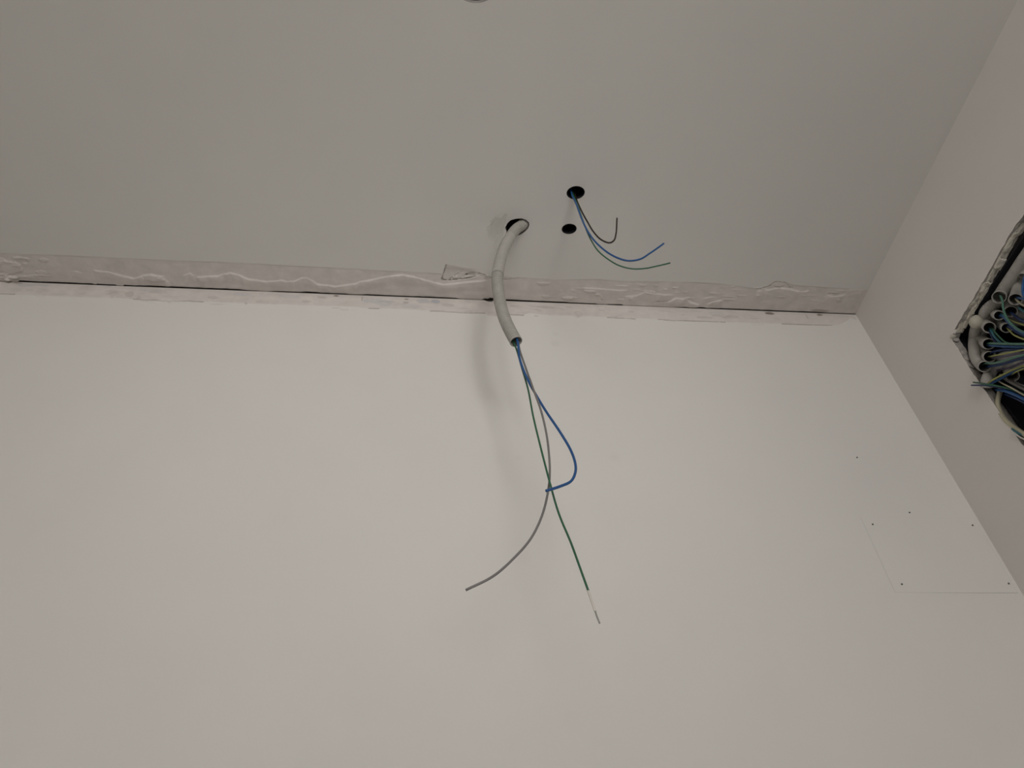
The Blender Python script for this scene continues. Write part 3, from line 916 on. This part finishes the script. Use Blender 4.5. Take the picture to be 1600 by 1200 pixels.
for k, (pts, r, lab) in enumerate(tubes):
    q = bpath(pts, r)
    if k < 3:                                               # long runs enter through the near side of the box
        q = [Vector((q[0].x + 0.012, by0 + 0.001, q[0].z - 0.012 + 0.012*k)), Vector((q[0].x + 0.008, (q[0].y + by0)/2, q[0].z - 0.004 + 0.006*k))] + q
    else:                                                   # the others come out of the back of the box
        q = [Vector((BX1 - w, q[0].y - 0.012, q[0].z - 0.004))] + q
    o, _ = conduit('conduit', q, r, M_conduit if 'pale' not in lab else M_conduit_pale, None, segs=22, pitch=0.0034, amp=0.00022, per=4, wall=0.0014)
    tag(o, lab, 'conduit', CG)

# cream round plug
bm = bmesh.new()
bmesh.ops.create_uvsphere(bm, u_segments=28, v_segments=16, radius=0.0128)
for v_ in bm.verts:
    if v_.co.x > 0.004:
        v_.co.x = 0.004 + (v_.co.x - 0.004) * 2.4
c = bpath([(1526.5, 503, 0.034)], 0.0125)[0]
for v_ in bm.verts: v_.co += c
tag(obj_bm('conduit_plug', bm, M_plug, None, True), 'round cream plug in the corner of the wall box', 'plug')

WG = 'wires spilling from the wall box'
wires = [
 ([(1562,461,.040),(1566,470,.028),(1568,484,.022),(1575,500,.018),(1590,514,.014),(1612,523,.008),(1660,530,-.01)], .0020, M_bgreen, 'soft green wire dropping from the topmost conduit'),
 ([(1561,493,.048),(1568,495,.032),(1578,506,.022),(1592,517,.016),(1612,527,.010),(1660,536,-.005)], .0024, M_blue, 'blue wire sweeping under the soft green drop'),
 ([(1563,490,.046),(1571,496,.028),(1582,509,.020),(1596,518,.012),(1614,524,.006),(1660,533,-.012)], .0018, M_teal, 'teal wire beside the soft green drop'),
 ([(1602,430,.042),(1599,442,.022),(1598,456,.016),(1603,466,.012),(1640,476,-.005)], .0023, M_blue, 'thick blue wire at the frame edge near the top of the box'),
 ([(1586,466,.046),(1591,471,.028),(1599,477,.022),(1614,483,.015),(1650,492,.0)], .0020, M_creamw, 'cream wire curling out of the second conduit'),
 ([(1588,465,.046),(1594,466,.026),(1602,468,.020),(1616,472,.012),(1650,480,.0)], .0020, M_blue, 'blue wire above the cream curl'),
 ([(1592,481,.034),(1600,487,.024),(1616,494,.016),(1650,503,.0)], .0021, M_teal, 'teal wire below the cream curl'),
 ([(1579,487,.056),(1585,493,.036),(1595,500,.026),(1614,507,.018),(1650,514,.0)], .0026, M_dblue, 'navy wire from the dark-mouthed conduit'),
 ([(1577,499,.036),(1585,503,.026),(1596,507,.020),(1614,512,.012),(1650,518,-.005)], .0013, M_yellow, 'thin yellow wire above the blue sweep'),
 ([(1572,511,.044),(1577,516,.026),(1584,523,.018),(1594,528,.012),(1614,534,.006),(1650,541,-.01)], .0016, M_yellow, 'yellow wire from the small pale-rimmed conduit'),
 ([(1572,509,.044),(1579,512,.026),(1590,520,.022),(1606,527,.016),(1650,536,.0)], .0023, M_dblue, 'navy wire leaving the small pale-rimmed conduit'),
 ([(1546,512,.046),(1550,519,.028),(1556,528,.024),(1566,537,.022),(1590,543,.020),(1640,546,.006)], .0023, M_teal, 'teal wire running down from beside the plug'),
 ([(1548,511,.046),(1554,518,.026),(1562,527,.020),(1572,535,.018),(1592,539,.018),(1640,542,.006)], .0015, M_green, 'thin green wire running down from beside the plug'),
 ([(1545,514,.046),(1548,521,.030),(1553,530,.028),(1562,540,.028),(1590,547,.026),(1640,551,.010)], .0022, M_dblue, 'navy wire running down from beside the plug'),
 ([(1541,537,.044),(1549,536.5,.024),(1563,537,.016),(1585,537.5,.010),(1612,537.5,.004),(1660,537,-.01)], .0022, M_bgreen, 'soft green wire running level to the right'),
 ([(1541,539,.044),(1550,540,.026),(1565,541,.020),(1585,542,.016),(1612,542,.010),(1660,542,-.004)], .0022, M_blue, 'blue wire level under the soft green one'),
 ([(1544,557,.044),(1552,550,.030),(1570,546.5,.024),(1590,546,.020),(1620,545,.012),(1660,545,.0)], .0026, M_dblue, 'navy wire between the level pair and the yellow-green one'),
 ([(1541,558,.044),(1550,556.5,.022),(1565,553.5,.014),(1582,550,.009),(1612,545,.003),(1660,540,-.012)], .0015, M_yellow, 'yellow-green wire rising right from the second level conduit'),
 ([(1545,559,.046),(1556,559,.028),(1575,555.5,.022),(1595,551.5,.016),(1625,547,.010),(1660,544,.0)], .0020, M_violet, 'violet-grey wire under the yellow-green one'),
 ([(1534,571,.040),(1541,567.5,.020),(1553,567.5,.014),(1570,563.5,.010),(1590,557,.006),(1625,549,.0),(1660,545,-.012)], .0020, M_bgreen, 'soft green wire rising from the leftmost conduit'),
 ([(1538,573,.040),(1550,572,.022),(1570,568,.018),(1592,561,.014),(1625,553,.008),(1660,549,-.004)], .0024, M_dblue, 'navy wire under the leftmost conduit green wire'),
 ([(1546,580,.040),(1558,578.5,.026),(1575,575,.020),(1595,567.5,.016),(1625,558,.010),(1660,553,.0)], .0021, M_violet, 'violet-grey wire rising above the lowest yellow wire'),
 ([(1541,603,.014),(1546,597,-.006),(1558,590,-.006),(1578,580,.000),(1596,573,.001),(1625,563,-.005),(1660,556,-.018)], .0017, M_yellow, 'yellow-green wire rising from the lowest mouth'),
 ([(1543,604,.014),(1550,598.5,-.002),(1565,591,.004),(1582,582,.009),(1600,575,.006),(1628,566,.0),(1660,560,-.012)], .0024, M_blue, 'blue wire hugging the lowest yellow-green wire'),
 ([(1580,586,.044),(1587,581.5,.022),(1598,576.5,.014),(1620,568,.006),(1660,562,-.006)], .0014, M_yellow, 'short yellow wire out of the half-hidden rim'),
 ([(1521,597.5,-.006),(1530,598.5,-.011),(1541,600.5,-.015),(1556,602.5,-.008),(1575,607,.002),(1600,616,.004),(1660,640,-.01)], .0017, M_green, 'dark green wire with its cut end lying over the box edge'),
 ([(1518,602,-.006),(1530,602,-.012),(1545,602.5,-.013),(1560,605,-.002),(1580,612,.008),(1604,623,.008),(1660,650,-.004)], .0017, M_dblue, 'navy wire with its cut end lying over the box edge'),
 ([(1556,592,.034),(1566,599,.026),(1582,607,.022),(1604,620,.018),(1660,652,.004)], .0015, M_creamw, 'pale wire slanting down right under the blue ones'),
 ([(1563,586,.040),(1574,594,.034),(1590,603,.030),(1610,613,.026),(1660,640,.012)], .0032, M_grey, 'thick grey cable slanting down right'),
 ([(1580,594,.040),(1592,600,.034),(1608,606,.030),(1660,628,.012)], .0020, M_grey, 'grey wire just right of the thick grey cable'),
 ([(1556,609,.040),(1570,611,.024),(1586,617,.018),(1604,626,.014),(1660,658,.0)], .0026, M_blue, 'blue wire along the top of the dark lower gap'),
 ([(1570,616,.040),(1586,622,.026),(1604,631,.020),(1660,662,.006)], .0020, M_dblue, 'navy wire along the top of the dark lower gap'),
 ([(1564,606,.020),(1561,618,.010),(1559,631,.006),(1563.5,645,.004),(1571.5,657,.003),(1583,667,.003),(1605,681,.003),(1650,706,-.002)], .0046, M_creamw, 'cream wire bowed along the lower edge of the box'),
 ([(1581,670,-.003),(1588,675,-.003),(1596,679,.000),(1608,681,.004),(1640,686,.0)], .0018, M_teal, 'teal wire crossing the lower edge of the box'),
 ([(1584,675,-.004),(1592,682,-.003),(1602,687,-.003),(1640,700,-.004)], .0013, M_bare, 'white thread over the lower edge of the box'),
]
for k, (pts, r, mat, lab) in enumerate(wires):
    if k < 33 and 'cut end' not in lab and 'lowest' not in lab and 'cream wire bowed' not in lab:
        n = len(pts) - 1
        pts = [(a, b, c - 0.022 * (1.0 if i < n else 0.6)) for i, (a, b, c) in enumerate(pts)]
    q = bpath(pts)
    e = q[-1]                                               # the loose rest droops back into the box
    ln = random.uniform(0.6, 1.0)
    ex_ = XW + random.uniform(0.02, 0.07)
    q += [Vector((e.x + 0.004, e.y - 0.045*ln, e.z - 0.012)), Vector((max(e.x, XW + 0.01), max(e.y - 0.085*ln, 0.47), max(e.z - 0.05, 2.11))),
          Vector((ex_, max(e.y - 0.105*ln, 0.46), max(e.z - 0.11*ln, 2.095)))]
    o, _ = wire('wire', q, r*0.92, mat, None, segs=8, step=0.004)
    tag(o, lab, 'wire', WG)

# torn scraps of white film inside the dark gap
def scrap(pts, wd, label):
    path, _ = spline(bpath(pts), 14)
    V, F = [], []
    for i, p in enumerate(path):
        ww = wd * (0.4 + 0.8*random.random())
        off = Vector((random.uniform(-.001,.001), ww*0.8, ww*0.6))
        V += [p - off, p + off, p + off + Vector((.0006, 0, 0)), p - off + Vector((.0006, 0, 0))]
    n = len(path)
    for i in range(n-1):
        for j in range(4):
            a, b = i*4+j, i*4+(j+1) % 4
            F.append((a, b, b+4, a+4))
    F += [(0,3,2,1), tuple(4*(n-1)+k for k in range(4))]
    return tag(obj('film_scrap', V, F, M_conduit_pale), label, 'scrap')
scrap([(1566,621,.020),(1562,630,.018),(1566,636,.018),(1567,648,.018),(1569,655,.018)], .0016, 'pale torn scrap hanging in the dark lower gap')
scrap([(1585,664,.012),(1589,670,.010),(1592,674,.008)], .0012, 'small pale scrap at the lower edge of the box')
